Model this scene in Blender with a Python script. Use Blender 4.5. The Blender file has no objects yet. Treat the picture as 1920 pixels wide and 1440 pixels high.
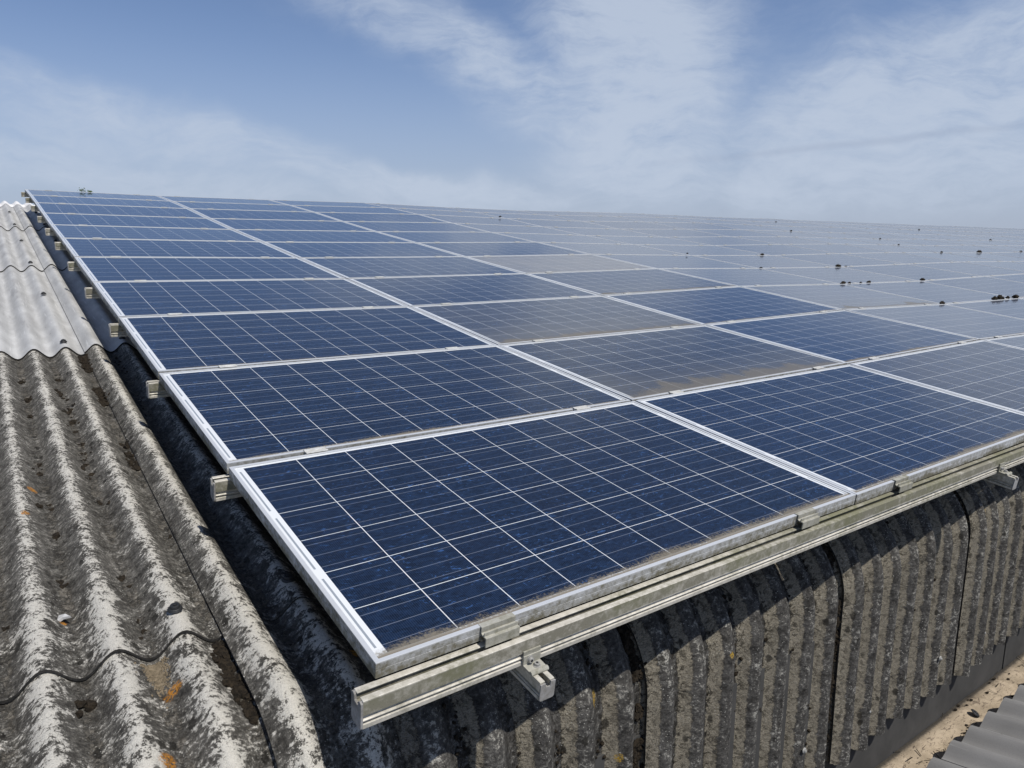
import bpy, bmesh, math, random
from mathutils import Matrix, Vector, noise as mnoise
R_ = math.radians
random.seed(7)
sc = bpy.context.scene
C = sc.collection
PITCH = R_(7.94)
M = Matrix.Rotation(PITCH, 4, 'X')          # roof frame (x along the eave, y up the slope) -> world
Mi = M.inverted()

# ------------------------------------------------------------------ camera
cam_d = bpy.data.cameras.new('camera'); cam = bpy.data.objects.new('camera', cam_d); C.objects.link(cam)
CR = [(0.8141559, -0.5750788, 0.0802156), (-0.1064732, -0.2836668, -0.9529935), (0.5708008, 0.7673445, -0.2921795)]
CP = Vector((-0.50766, -1.02964, 0.91513))
cm = Matrix.Identity(4)
for i in range(3):
    cm[i][0] = CR[0][i]; cm[i][1] = -CR[1][i]; cm[i][2] = -CR[2][i]; cm[i][3] = CP[i]
cam.matrix_world = M @ cm
cam_d.sensor_width = 36; cam_d.lens = 36 * 1357.55 / 1920
cam_d.clip_start = 0.02; cam_d.clip_end = 5000
sc.camera = cam
def proj(p):
    d = Vector(p) - CP
    q = [sum(r[i] * d[i] for i in range(3)) for r in CR]
    return (960 + 1357.55 * q[0] / q[2], 720 + 1357.55 * q[1] / q[2], q[2])

# ------------------------------------------------------------------ node helper
class NT:
    def __init__(s, nt): s.nt = nt; s.n = nt.nodes; s.l = nt.links
    def put(s, sock, v):
        if v is None: return
        if hasattr(v, 'is_output'): s.l.new(v, sock)
        elif isinstance(v, (int, float)): 
            try: sock.default_value = v
            except TypeError: sock.default_value = (v, v, v)
        else:
            v = tuple(v)
            if sock.type == 'RGBA' and len(v) == 3: v = v + (1,)
            sock.default_value = v
    def node(s, t, **k):
        n = s.n.new(t)
        for a, b in k.items(): setattr(n, a, b)
        return n
    def m(s, op, a, b=None, c=None, clamp=False):
        n = s.node('ShaderNodeMath', operation=op, use_clamp=clamp)
        s.put(n.inputs[0], a); s.put(n.inputs[1], b)
        if c is not None: s.put(n.inputs[2], c)
        return n.outputs[0]
    def v(s, op, a, b=None):
        n = s.node('ShaderNodeVectorMath', operation=op)
        s.put(n.inputs[0], a)
        if b is not None: s.put(n.inputs[1], b)
        return n.outputs['Value'] if op in ('LENGTH', 'DOT_PRODUCT', 'DISTANCE') else n.outputs[0]
    def mix(s, f, a, b):
        n = s.node('ShaderNodeMix', data_type='RGBA'); n.clamp_factor = True
        s.put(n.inputs[0], f); s.put(n.inputs[6], a); s.put(n.inputs[7], b)
        return n.outputs[2]
    def ramp(s, x, a, b, c=0.0, d=1.0, smooth=True):
        n = s.node('ShaderNodeMapRange', interpolation_type='SMOOTHSTEP' if smooth else 'LINEAR')
        n.clamp = True
        for i, q in enumerate((x, a, b, c, d)): s.put(n.inputs[i], q)
        return n.outputs[0]
    def mapping(s, vec, scale=(1, 1, 1), loc=(0, 0, 0), rot=(0, 0, 0), t='POINT'):
        n = s.node('ShaderNodeMapping', vector_type=t)
        s.put(n.inputs[0], vec); s.put(n.inputs[1], loc); s.put(n.inputs[2], rot); s.put(n.inputs[3], scale)
        return n.outputs[0]
    def noise(s, vec, scale, detail=4, rough=0.55, dist=0.0):
        n = s.node('ShaderNodeTexNoise'); s.put(n.inputs['Vector'], vec)
        s.put(n.inputs['Scale'], scale); s.put(n.inputs['Detail'], detail); s.put(n.inputs['Roughness'], rough); s.put(n.inputs['Distortion'], dist)
        return n.outputs['Fac']
    def vor(s, vec, scale, out='Distance', rnd=1.0, feature='F1'):
        n = s.node('ShaderNodeTexVoronoi', feature=feature); s.put(n.inputs['Vector'], vec); s.put(n.inputs['Scale'], scale)
        s.put(n.inputs['Randomness'], rnd)
        return n.outputs[out]
    def sep(s, vec):
        n = s.node('ShaderNodeSeparateXYZ'); s.put(n.inputs[0], vec); return n.outputs
    def comb(s, x, y, z=0.0):
        n = s.node('ShaderNodeCombineXYZ'); s.put(n.inputs[0], x); s.put(n.inputs[1], y); s.put(n.inputs[2], z); return n.outputs[0]
    def bump(s, h, strength, dist):
        n = s.node('ShaderNodeBump'); s.put(n.inputs['Height'], h); n.inputs['Strength'].default_value = strength; n.inputs['Distance'].default_value = dist
        return n.outputs[0]

# ------------------------------------------------------------------ world: sky and thin cloud
SUN_R = Vector((0.13, -0.44, 1.0)).normalized()     # towards the sun, roof frame
SUN = (M.to_3x3() @ SUN_R).normalized()
w = bpy.data.worlds.new('World'); sc.world = w; w.use_nodes = True
W = NT(w.node_tree); W.n.clear()
sky = W.node('ShaderNodeTexSky', sky_type='NISHITA'); sky.sun_disc = False
sky.sun_elevation = math.asin(SUN.z); sky.sun_rotation = math.atan2(SUN.x, SUN.y)
sky.altitude = 50; sky.air_density = 1.0; sky.dust_density = 0.6; sky.ozone_density = 1.4
geo = W.node('ShaderNodeTexCoord')
dx, dy, dz = W.sep(geo.outputs['Generated'])
deg = 57.29578
az = W.m('MULTIPLY', W.m('ARCTAN2', dx, dy), deg)      # degrees clockwise from +Y
el = W.m('MULTIPLY', W.m('ARCSINE', dz), deg)
AE = W.comb(az, el, 0.0)
def sky_ae(u, v):                                       # sky direction of a spot in the photograph
    d = M.to_3x3() @ (Vector(CR[0]) * ((u - 960) / 1357.55) + Vector(CR[1]) * ((v - 720) / 1357.55) + Vector(CR[2]))
    d.normalize(); return math.degrees(math.atan2(d.x, d.y)), math.degrees(math.asin(d.z))
warp = W.node('ShaderNodeTexNoise'); W.put(warp.inputs['Vector'], AE); warp.inputs['Scale'].default_value = 0.09; warp.inputs['Detail'].default_value = 5
wv = W.v('SCALE', W.v('SUBTRACT', warp.outputs['Color'], (0.5, 0.5, 0.5)), None); wv.node.inputs['Scale'].default_value = 6.5
AW = W.v('MULTIPLY', W.v('ADD', AE, wv), (1, 1, 0))
def blob(u, v, ru, rv, rot, wgt, soft=0.15):
    a, e = sky_ae(u, v)
    q = W.mapping(AW, (ru * .042, rv * .042, 1), (a, e, 0), (0, 0, R_(rot)), 'TEXTURE')
    return W.ramp(W.v('LENGTH', q), soft, 1.15, wgt, 0.0)
CL = [  # u, v, radius along, radius across (photo px at the sky's distance), tilt, weight
    (1180, 50, 210, 420, 6, .70), (1190, 240, 230, 210, 0, .74), (930, 130, 470, 80, -24, .58), (1000, 215, 460, 80, -30, .42),
    (1740, 150, 460, 130, 18, .62), (1900, 130, 420, 170, 24, .62), (1780, 320, 760, 90, 2, .44), (1500, 240, 240, 80, 30, .44),
    (40, 200, 600, 60, -16, .36), (430, 275, 800, 60, -12, .50), (100, 310, 760, 60, -6, .50), (760, 328, 520, 42, -6, .60),
    (1650, 150, 760, 420, 0, .22), (150, 290, 800, 150, -8, .14), (760, 0, 560, 220, -10, .14), (1300, 350, 900, 70, 0, .16)]
tot = None
for c_ in CL:
    b = blob(*c_)
    tot = b if tot is None else W.m('MAXIMUM', tot, b) if c_[-1] >= .4 else W.m('ADD', tot, b)
n1 = W.noise(W.mapping(AW, (.6, 1.4, 1), (11, 7, 0), (0, 0, R_(24))), .12, 9, .62, .8)
n2 = W.noise(W.mapping(AW, (.8, 1.25, 1), (3, 1, 0), (0, 0, R_(14))), .30, 9, .60, .1)
n3 = W.noise(W.mapping(AW, (.35, 1.3, 1), (1, 2, 0), (0, 0, R_(30))), .8, 9, .68, .15)
wisp = W.m('MULTIPLY_ADD', W.m('SUBTRACT', n1, .5), 1.5, W.m('MULTIPLY_ADD', W.m('SUBTRACT', n2, .5), 1.1, W.m('MULTIPLY', W.m('SUBTRACT', n3, .5), 1.2)))
mask = W.m('MULTIPLY', tot, W.m('ADD', .98, wisp), clamp=True)
gen = W.m('MULTIPLY', W.ramp(n1, .52, .8), .35)          # scattered cirrus over the rest of the sky
mask = W.m('MAXIMUM', mask, W.m('MULTIPLY', gen, .25))
hazeband = W.ramp(el, 0.0, 17.0, .80, 0.0)
STR = 0.10
skyc = W.mix(1.0, sky.outputs[0], sky.outputs[0])
hsv = W.node('ShaderNodeHueSaturation'); W.put(hsv.inputs['Color'], sky.outputs[0]); hsv.inputs['Saturation'].default_value = 0.85; hsv.inputs['Value'].default_value = 1.0
base_sky = W.v('MULTIPLY', hsv.outputs[0], (.73, .835, 1.04))
c1 = W.mix(hazeband, base_sky, (4.0, 4.6, 5.95))
mask = W.m('MULTIPLY', W.ramp(mask, .04, 1.0), 1.0)
c2 = W.mix(W.m('MULTIPLY', mask, .84), c1, (5.2, 5.95, 7.2))
# thin darker streak low on the right
a0, e0 = sky_ae(1620, 268)
st = W.mapping(W.v('ADD', AE, W.v('MULTIPLY', wv, (.25, .25, 0))), (21, .42, 1), (a0, e0, 0), (0, 0, R_(4.2)), 'TEXTURE')
c3 = W.mix(W.ramp(W.v('LENGTH', st), .0, 1.0, .30, .0), c2, (3.1, 3.75, 5.1))
bg = W.node('ShaderNodeBackground'); W.put(bg.inputs[0], c3); bg.inputs[1].default_value = STR
wo = W.node('ShaderNodeOutputWorld'); W.l.new(bg.outputs[0], wo.inputs[0])

# ------------------------------------------------------------------ sun, exposure
sd = bpy.data.lights.new('sun', 'SUN'); sd.energy = 4.7; sd.angle = R_(0.53); sd.color = (1.0, .95, .875)
so = bpy.data.objects.new('sun', sd); C.objects.link(so); so.rotation_euler = SUN.to_track_quat('Z', 'Y').to_euler(); so.location = (0, 0, 30)
sc.view_settings.view_transform = 'Standard'; sc.view_settings.look = 'None'
sc.view_settings.exposure = 0.0; sc.view_settings.gamma = 1.0; sc.view_settings.use_curve_mapping = False

# ------------------------------------------------------------------ materials
def mat(name):
    m = bpy.data.materials.new(name); m.use_nodes = True
    T = NT(m.node_tree); b = T.n['Principled BSDF']; return m, T, b
def objco(T): return T.node('ShaderNodeTexCoord').outputs['Object']
def rndv(T):                                     # object coordinates shifted per object
    o = objco(T); r = T.node('ShaderNodeObjectInfo').outputs['Random']
    return T.v('ADD', o, T.comb(T.m('MULTIPLY', r, 37.0), T.m('MULTIPLY', r, 91.0), T.m('MULTIPLY', r, 11.0)))
CRX, CP_ = -0.071, 0.14514                       # a crest of the corrugation, its pitch

def sheet_mat_old():
    m, T, b = mat('weathered_fibre_cement')
    uv = T.node('ShaderNodeUVMap').outputs[0]; x, s, _ = T.sep(uv)
    rnd = T.node('ShaderNodeObjectInfo').outputs['Random']
    P = T.comb(x, s, T.m('MULTIPLY', rnd, 9.0))
    crest = T.m('MULTIPLY_ADD', T.m('COSINE', T.m('MULTIPLY', T.m('SUBTRACT', x, CRX), 2 * math.pi / CP_)), .5, .5)
    left = T.ramp(x, -.02, .30, 1.0, 0.0)        # lichen grown white on the left end, dark on the eave front
    low = T.m('MULTIPLY', left, T.ramp(T.m('ADD', s, T.m('MULTIPLY', T.noise(P, 8, 3), .12)), .55, .72, 1.0, 0.0))
    def nz(sc, det=5, ro=.7, di=0.0, vec=None): return T.m('SUBTRACT', T.noise(vec or P, sc, det, ro, di), .5)
    big = nz(4.5); mid = nz(22, 6, .7, .5); fine = nz(95, 5, .8, .3); grit = nz(330, 3, .8)
    streak = nz(60, 5, .75, .4, T.mapping(P, (1, .22, 1)))
    base = T.mix(T.m('ADD', .5, T.m('ADD', T.m('MULTIPLY', mid, 3.0), T.m('MULTIPLY', streak, 1.6)), clamp=True), (.058, .055, .050), (.180, .173, .158))
    base = T.mix(T.m('ADD', .40, T.m('MULTIPLY', fine, 4.5), clamp=True), T.mix(1.0, base, T.v('MULTIPLY', base, (.55, .55, .55))), T.v('MULTIPLY', base, (1.45, 1.45, 1.42)))
    # pale lichen crust, densest along the crests
    wid = T.m('MULTIPLY_ADD', low, -1.6, 3.4)
    drive = T.m('MULTIPLY', T.m('POWER', crest, wid), T.m('MULTIPLY_ADD', left, .47, .16))
    drive = T.m('ADD', drive, T.m('MULTIPLY', low, .12))
    drive = T.m('ADD', drive, T.m('MULTIPLY', big, 1.0)); drive = T.m('ADD', drive, T.m('MULTIPLY', mid, T.m('MULTIPLY_ADD', low, 1.6, 1.5)))
    drive = T.m('ADD', drive, T.m('MULTIPLY', fine, 3.0)); drive = T.m('ADD', drive, T.m('MULTIPLY', streak, .5)); drive = T.m('ADD', drive, T.m('MULTIPLY', grit, .7))
    pale = T.ramp(drive, .36, .66)
    pcol = T.mix(T.m('ADD', .5, T.m('MULTIPLY', grit, 3.0), clamp=True), (.38, .365, .33), (.66, .645, .59))
    pcol = T.mix(left, T.v('MULTIPLY', pcol, (.72, .72, .70)), pcol)
    base = T.mix(left, T.v('MULTIPLY', base, (.72, .72, .74)), base)
    base = T.mix(T.m('MULTIPLY', pale, .9), base, pcol)
    # silt in the valleys
    cr2 = T.m('MULTIPLY_ADD', T.m('COSINE', T.m('MULTIPLY', T.m('SUBTRACT', x, T.m('MULTIPLY_ADD', left, -.026, CRX + .026)), 2 * math.pi / CP_)), .5, .5)
    val = T.ramp(cr2, T.m('MULTIPLY_ADD', left, .01, .01), T.m('MULTIPLY_ADD', left, .02, .30), 1.0, 0.0)
    sn = T.m('ADD', T.m('MULTIPLY_ADD', nz(6, 4, .65, .8), 1.5, T.m('MULTIPLY', nz(46, 6, .85, 1.0), 2.2)), T.m('ADD', T.m('MULTIPLY', val, 1.0), T.m('MULTIPLY_ADD', left, -.36, -.56)))
    silt = T.ramp(sn, .0, .24)
    scol = T.mix(T.m('ADD', .5, T.m('MULTIPLY', grit, 3.2), clamp=True), (.15, .135, .105), (.47, .425, .335))
    scol = T.mix(left, scol, T.mix(T.m('ADD', .5, T.m('MULTIPLY', grit, 3.2), clamp=True), (.12, .108, .088), (.32, .295, .25)))
    base = T.mix(T.m('MULTIPLY', silt, T.m('MULTIPLY_ADD', left, -.22, .9)), base, scol)
    pitn = T.noise(T.mapping(P, (1, .75, 1)), 44, 6, .8, 1.6)
    pits = T.m('MULTIPLY', T.ramp(pitn, .525, .56), T.m('MULTIPLY', T.ramp(crest, .05, .75, 1.0, 0.0), T.m('MULTIPLY_ADD', left, -.5, 1.0)))
    base = T.mix(T.m('MULTIPLY', pits, .85), base, (.030, .027, .022))
    base = T.mix(left, base, T.v('MULTIPLY', base, (1.13, 1.12, 1.10)))
    # dark algae blots and grit
    sp = T.vor(T.mapping(P, (1, .5, 1), (0, 0, 0), (0, 0, R_(-28))), 23)
    blot = T.m('MULTIPLY', T.ramp(T.m('ADD', sp, T.m('MULTIPLY', fine, .3)), .15, .21, 1.0, 0.0), T.ramp(T.m('SUBTRACT', T.noise(P, 9, 2), T.m('MULTIPLY', crest, .16)), .34, .42))
    base = T.mix(T.m('MULTIPLY', blot, .8), base, (.030, .028, .024))
    base = T.mix(T.ramp(grit, .10, .20, 0.0, .85), base, (.035, .033, .03))
    wsp = T.m('MULTIPLY', T.ramp(T.vor(P, 120), .12, .2, .8, 0.0), T.ramp(T.noise(P, 14, 3), .47, .6))
    base = T.mix(wsp, base, (.5, .49, .44))
    # orange lichen
    orr = T.m('MULTIPLY', T.ramp(T.vor(P, 1.9), .022, .04, 1.0, 0.0), 1.0)
    for (lx, ls, lr) in ((.700, .355, .030), (.772, .560, .016), (3.06, .335, .030), (-.322, .085, .026), (-.285, -.115, .017), (-.498, -1.10, .018), (-.470, -1.32, .020), (.655, .62, .014), (-.452, -.50, .012), (1.23, .40, .012)):
        dd = T.v('DISTANCE', T.comb(T.m('MULTIPLY', x, 1.35), T.m('MULTIPLY', s, -1.0)), (lx * 1.35, ls, 0.0))
        orr = T.m('MAXIMUM', orr, T.ramp(T.m('ADD', dd, T.m('MULTIPLY', mid, .03)), lr * .55, lr, 1.0, 0.0))
    orr = T.m('MULTIPLY', orr, T.ramp(T.noise(P, 170, 4, .8), .44, .52))
    base = T.mix(orr, base, T.mix(left, (.42, .27, .045), (.45, .20, .035)))
    T.put(b.inputs['Base Color'], base); b.inputs['Roughness'].default_value = .95; b.inputs['Specular IOR Level'].default_value = .12
    h = T.m('ADD', fine, T.m('ADD', T.m('MULTIPLY', mid, 1.6), T.m('MULTIPLY', silt, T.m('MULTIPLY_ADD', T.noise(P, 70, 4, .75, 1.5), 2.2, .3))))
    h = T.m('ADD', h, T.m('ADD', T.m('MULTIPLY', grit, .5), T.m('MULTIPLY', pits, -1.2)))
    T.put(b.inputs['Normal'], T.bump(h, .9, .006))
    return m
def sheet_mat_new(name, c0, c1_, k=.5, bump=.0012):
    m, T, b = mat(name)
    uv = T.node('ShaderNodeUVMap').outputs[0]; x, s, _ = T.sep(uv)
    rnd = T.node('ShaderNodeObjectInfo').outputs['Random']
    P = T.comb(x, s, T.m('MULTIPLY', rnd, 9.0))
    st_ = T.noise(T.mapping(P, (1, .16, 1)), 24, 5, .6, .4); big = T.noise(P, 3.5, 4, .6); fine = T.noise(P, 190, 4, .7)
    f = T.m('MULTIPLY_ADD', T.m('SUBTRACT', st_, .5), 1.5, T.m('MULTIPLY_ADD', T.m('SUBTRACT', big, .5), 2.0, .5), clamp=True)
    c = T.mix(f, c0, c1_)
    c = T.mix(T.m('MULTIPLY', T.ramp(fine, .5, .7), .25), c, tuple(q * .55 for q in c0))
    sc_ = T.noise(T.mapping(P, (1, .05, 1), (0, 0, 0), (0, 0, R_(-35))), 90, 3, .6)
    c = T.mix(T.m('MULTIPLY', T.ramp(sc_, .62, .7), .3), c, tuple(min(1, q * 1.5) for q in c1_))
    sp = T.ramp(T.vor(P, 9), .03, .045, .8, 0.0)
    rs = T.noise(T.mapping(P, (1, .10, 1)), 17, 6, .7, .3); c = T.mix(T.m('MULTIPLY', T.ramp(rs, .56, .72), .38), c, tuple(q * .42 for q in c0))
    c = T.mix(sp, c, (.07, .055, .04))
    T.put(b.inputs['Base Color'], c); b.inputs['Roughness'].default_value = .8; b.inputs['Specular IOR Level'].default_value = .3
    T.put(b.inputs['Normal'], T.bump(T.m('ADD', fine, T.m('MULTIPLY', st_, .6)), .5, bump))
    return m

def alu_mat(name, clean, dirt, amount, metal=.35, rough=.42, green=None, side_only=False, zone=None):
    m, T, b = mat(name)
    P = rndv(T)
    big = T.noise(P, 7, 5, .62); mid = T.noise(P, 60, 5, .68); fine = T.noise(P, 320, 4, .75)
    f = T.m('ADD', T.m('MULTIPLY', T.m('SUBTRACT', big, .5), 1.6), T.m('ADD', T.m('MULTIPLY', T.m('SUBTRACT', mid, .5), 1.8), amount), clamp=True)
    if side_only:                                  # grime runs on the upright faces, deepened to paint in their shade; rain keeps the top lip clean
        z = T.sep(objco(T))[2]
        f = T.m('MULTIPLY', T.m('ADD', f, T.ramp(z, -.014, -.030, 0.0, .28), clamp=True), T.ramp(z, -.0035, -.0012, 1.0, .20))
    if zone:                                       # algae on the flat upright web, grooves and flanges paler, sunlit highlight put into the colour
        z = T.sep(objco(T))[2]
        f = T.m('ADD', f, T.m('SUBTRACT', T.m('MULTIPLY', T.ramp(z, zone[0] - .002, zone[0], 1.0, 0.0), T.ramp(z, zone[1] - .001, zone[1] + .001, 0.0, .62)), .22), clamp=True)
    c = T.mix(f, clean, dirt)
    if green: c = T.mix(T.m('MULTIPLY', T.ramp(T.noise(P, 3.2, 3), .42, .62), T.m('MULTIPLY', f, .8)), c, green)
    c = T.mix(T.m('MULTIPLY', T.ramp(fine, .56, .7), T.m('MULTIPLY', f, .75)), c, tuple(q * .35 for q in dirt))
    T.put(b.inputs['Base Color'], c)
    T.put(b.inputs['Metallic'], T.m('MULTIPLY', T.m('SUBTRACT', 1.0, f), metal))
    T.put(b.inputs['Roughness'], T.m('MULTIPLY_ADD', f, .5, rough, clamp=True))
    T.put(b.inputs['Normal'], T.bump(T.m('ADD', fine, mid), .35, .0006))
    return m

def plain(name, c0, c1_, scale, rough=.9, bump=.002, detail=5, spec=.2):
    m, T, b = mat(name); P = rndv(T)
    n = T.noise(P, scale, detail, .68, .3)
    T.put(b.inputs['Base Color'], T.mix(T.ramp(n, .32, .68), c0, c1_)); b.inputs['Roughness'].default_value = rough
    b.inputs['Specular IOR Level'].default_value = spec
    T.put(b.inputs['Normal'], T.bump(T.noise(P, scale * 3, 4, .7), .7, bump))
    return m

PLX, PLY = 1.650, 0.996
def panel_mat():
    m, T, b = mat('silicon_cells_under_glass')
    o = objco(T); x, y, _ = T.sep(o)
    oi = T.node('ShaderNodeObjectInfo'); R, G, B = T.sep(oi.outputs['Color']); rnd = oi.outputs['Random']
    sh = T.m('MULTIPLY', rnd, 53.0); P = T.comb(T.m('ADD', x, sh), y, sh)
    mx, my, pc = .0350, .0225, .1585
    pcx = (PLX - 2 * mx + .003) / 10; pcy = (PLY - 2 * my + .003) / 6
    u = T.m('DIVIDE', T.m('SUBTRACT', x, mx), pcx); v = T.m('DIVIDE', T.m('SUBTRACT', y, my), pcy)
    fu = T.m('FRACT', u); fv = T.m('FRACT', v)
    gx, gy = .0021 / pcx, .0020 / pcy
    inx = T.m('MULTIPLY', T.m('GREATER_THAN', u, 0.0), T.m('LESS_THAN', u, 10.0 - gx)); iny = T.m('MULTIPLY', T.m('GREATER_THAN', v, 0.0), T.m('LESS_THAN', v, 6.0 - gy))
    cell = T.m('MULTIPLY', T.m('MULTIPLY', inx, iny), T.m('MULTIPLY', T.m('LESS_THAN', fu, 1 - gx), T.m('LESS_THAN', fv, 1 - gy)))
    cid = T.comb(T.m('FLOOR', u), T.m('FLOOR', v), sh)
    wn = T.node('ShaderNodeTexWhiteNoise'); T.put(wn.inputs[0], cid); rc = wn.outputs['Value']
    grain = T.vor(T.mapping(T.v('ADD', P, wn.outputs['Color']), (1, 2.2, 1), (0, 0, 0), (0, 0, .6)), 60, 'Color')
    gr = T.sep(grain)[0]
    blue = T.mix(gr, (.0022, .0070, .0195), (.0070, .0180, .0460))
    blue = T.mix(T.m('MULTIPLY', rc, .35), blue, (.0065, .0105, .025))
    blue = T.mix(B, blue, T.mix(gr, (.011, .032, .092), (.019, .048, .125)))
    # drops and smears
    sm = T.ramp(T.noise(T.mapping(P, (1, 2.0, 1), (0, 0, 0), (0, 0, -.5)), 48, 5, .66, 1.2), .575, .66)
    blue = T.mix(T.m('MULTIPLY', T.m('MULTIPLY', sm, T.ramp(T.noise(P, 7, 3), .42, .60, .25, 1.0)), 1.0), blue, (.030, .078, .20))
    fg = T.m('PINGPONG', T.m('MULTIPLY', x, 1 / .0024), 1.0); blue = T.mix(T.m('MULTIPLY', T.m('GREATER_THAN', fg, .80), .12), blue, (.16, .19, .26))
    # three busbars along x, fine
    bb = T.m('PINGPONG', T.m('ADD', T.m('MULTIPLY', fv, 3.0), .04), .5)
    bus = T.m('GREATER_THAN', bb, .5 - .5 * .0019 * 3 / .156)
    col = T.mix(T.m('MULTIPLY', bus, .30), blue, (.34, .38, .46))
    col = T.mix(cell, (.62, .64, .65), col)
    # grey ribbons between the cells and the short frame sides
    def ribbon(xc, off):
        a = T.m('LESS_THAN', T.m('ABSOLUTE', T.m('SUBTRACT', x, xc)), .0026)
        q = T.m('FRACT', T.m('DIVIDE', T.m('ADD', v, off), 2.0))
        g = T.m('MULTIPLY', T.m('GREATER_THAN', q, .07), T.m('LESS_THAN', q, .93))
        return T.m('MULTIPLY', T.m('MULTIPLY', a, g), iny)
    rb = T.m('MAXIMUM', ribbon(.0205, 0.0), ribbon(PLX - .0205, 1.0))
    col = T.mix(rb, col, (.24, .27, .30))
    # thin dust film, carrying painted haze on the far rows
    film = T.m('MULTIPLY', R, T.m('MULTIPLY_ADD', T.noise(P, 3.0, 5, .6), .9, .55), clamp=True)
    col = T.mix(T.m('MULTIPLY', film, T.m('MULTIPLY_ADD', cell, .85, .15)), col, (.27, .265, .25))
    tr = T.ramp(T.noise(P, 90, 4, .7), .58, .75, 0.0, .05)
    col = T.mix(tr, col, (.4, .39, .36))
    # silt washed against the lower frame edge
    d = T.m('SUBTRACT', y, .012)
    n_a = T.noise(T.comb(T.m('ADD', x, sh), 0.0, sh), 2.6, 3, .6)
    n_b = T.noise(T.comb(T.m('ADD', x, sh), T.m('MULTIPLY', y, .4), sh), 34, 5, .72)
    n_c = T.noise(P, 150, 4, .8)
    wd = T.m('MULTIPLY', G, T.m('MULTIPLY_ADD', n_a, .085, .022))
    wd = T.m('ADD', T.m('MULTIPLY', T.m('POWER', T.m('MULTIPLY', G, 1.35), 2.0), T.m('MULTIPLY', T.ramp(n_a, .45, .75), .10)), wd)
    edge = T.m('ADD', wd, T.m('MULTIPLY', T.m('SUBTRACT', n_b, .5), T.m('MULTIPLY_ADD', G, .05, .006)))
    e2 = T.m('ADD', edge, T.m('MULTIPLY', T.m('SUBTRACT', n_c, .52), T.m('MULTIPLY_ADD', G, .16, .02)))
    side = T.ramp(T.m('MINIMUM', x, T.m('SUBTRACT', PLX, x)), .03, .12, .6, 1.0)
    silt = T.m('MULTIPLY', T.ramp(T.m('SUBTRACT', T.m('MULTIPLY', e2, side), d), T.m('MULTIPLY_ADD', G, -.022, -.001), T.m('MULTIPLY_ADD', G, .030, .003)), T.m('GREATER_THAN', G, .01))
    silt = T.m('MULTIPLY', silt, T.m('MULTIPLY_ADD', G, -.60, 1.18), clamp=True)
    soft = T.m('MULTIPLY', T.ramp(G, .45, .8), T.m('MULTIPLY', T.ramp(T.m('ADD', y, T.m('MULTIPLY', T.m('SUBTRACT', n_a, .5), .5)), .0, .55, .42, 0.0), T.m('MULTIPLY_ADD', n_c, .9, .5)))
    col = T.mix(soft, col, (.135, .128, .108))
    col = T.mix(T.m('MULTIPLY', silt, .9), col, T.mix(n_c, (.095, .085, .066), (.23, .205, .16)))
    grime = T.m('MULTIPLY', T.ramp(d, .0, .012, .55, 0.0), T.m('MINIMUM', T.m('MULTIPLY', G, 3.0), 1.0))
    col = T.mix(grime, col, (.15, .12, .08))
    T.put(b.inputs['Base Color'], col)
    b.inputs['Roughness'].default_value = .55; b.inputs['Specular IOR Level'].default_value = .05
    keep = T.m('SUBTRACT', 1.0, T.m('MULTIPLY', silt, .9))
    T.put(b.inputs['Coat Weight'], T.m('MULTIPLY', keep, .90))
    T.put(b.inputs['Coat Roughness'], T.m('MULTIPLY_ADD', film, .25, .06))
    b.inputs['Coat IOR'].default_value = 1.31
    T.put(b.inputs['Normal'], T.bump(silt, .4, .0015))
    return m

MOLD = sheet_mat_old()
MNEW = sheet_mat_new('grey_fibre_cement', (.30, .30, .295), (.46, .463, .455))
MEDGE = None
MRIDGE = sheet_mat_new('pale_ridge_cement', (.52, .52, .52), (.68, .68, .68))
MNB = sheet_mat_new('neighbour_fibre_cement', (.178, .177, .174), (.225, .224, .222))
MFRAME = alu_mat('anodised_frame', (.62, .64, .66), (.13, .12, .085), .62, .35, .38, None, True)
MRAIL = alu_mat('weathered_rail', (.60, .57, .50), (.185, .175, .135), .50, .25, .5, (.15, .15, .085), False, (-.0372, -.068))
MCAP = alu_mat('chalky_end_cap', (.36, .36, .36), (.16, .15, .13), .5, .1, .6)
MCLAMP = alu_mat('clamp_metal', (.44, .43, .38), (.15, .145, .10), .55, .3, .5)
MMID = alu_mat('mid_clamp_metal', (.58, .58, .56), (.30, .29, .24), .25, .3, .5)
MBOLT = alu_mat('bolt_steel', (.5, .5, .48), (.14, .13, .11), .4, .8, .4)
MPANEL = panel_mat()
MBACK = plain('backsheet_white', (.5, .5, .5), (.6, .6, .6), 20)
MWALL = plain('grey_render_wall', (.042, .042, .041), (.060, .059, .057), 6, .85, .001)
MMOSS = plain('dry_moss', (.008, .0065, .0045), (.034, .026, .017), 110, 1.0, .006)
MRUB = plain('black_rubber', (.010, .0105, .011), (.018, .019, .02), 90, .55, .0005, spec=.5)
MCHIP = plain('pale_cement_chip', (.42, .42, .41), (.6, .6, .59), 60, .85, .001)
MWASH = plain('weathered_washer', (.20, .20, .19), (.42, .42, .40), 200, .8, .0005)
MLEAF = plain('weed_green', (.03, .05, .012), (.07, .10, .025), 60, .8, .001)
MGROUND = plain('field_grass', (.04, .06, .02), (.09, .10, .04), .05, 1.0, .01)
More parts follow.
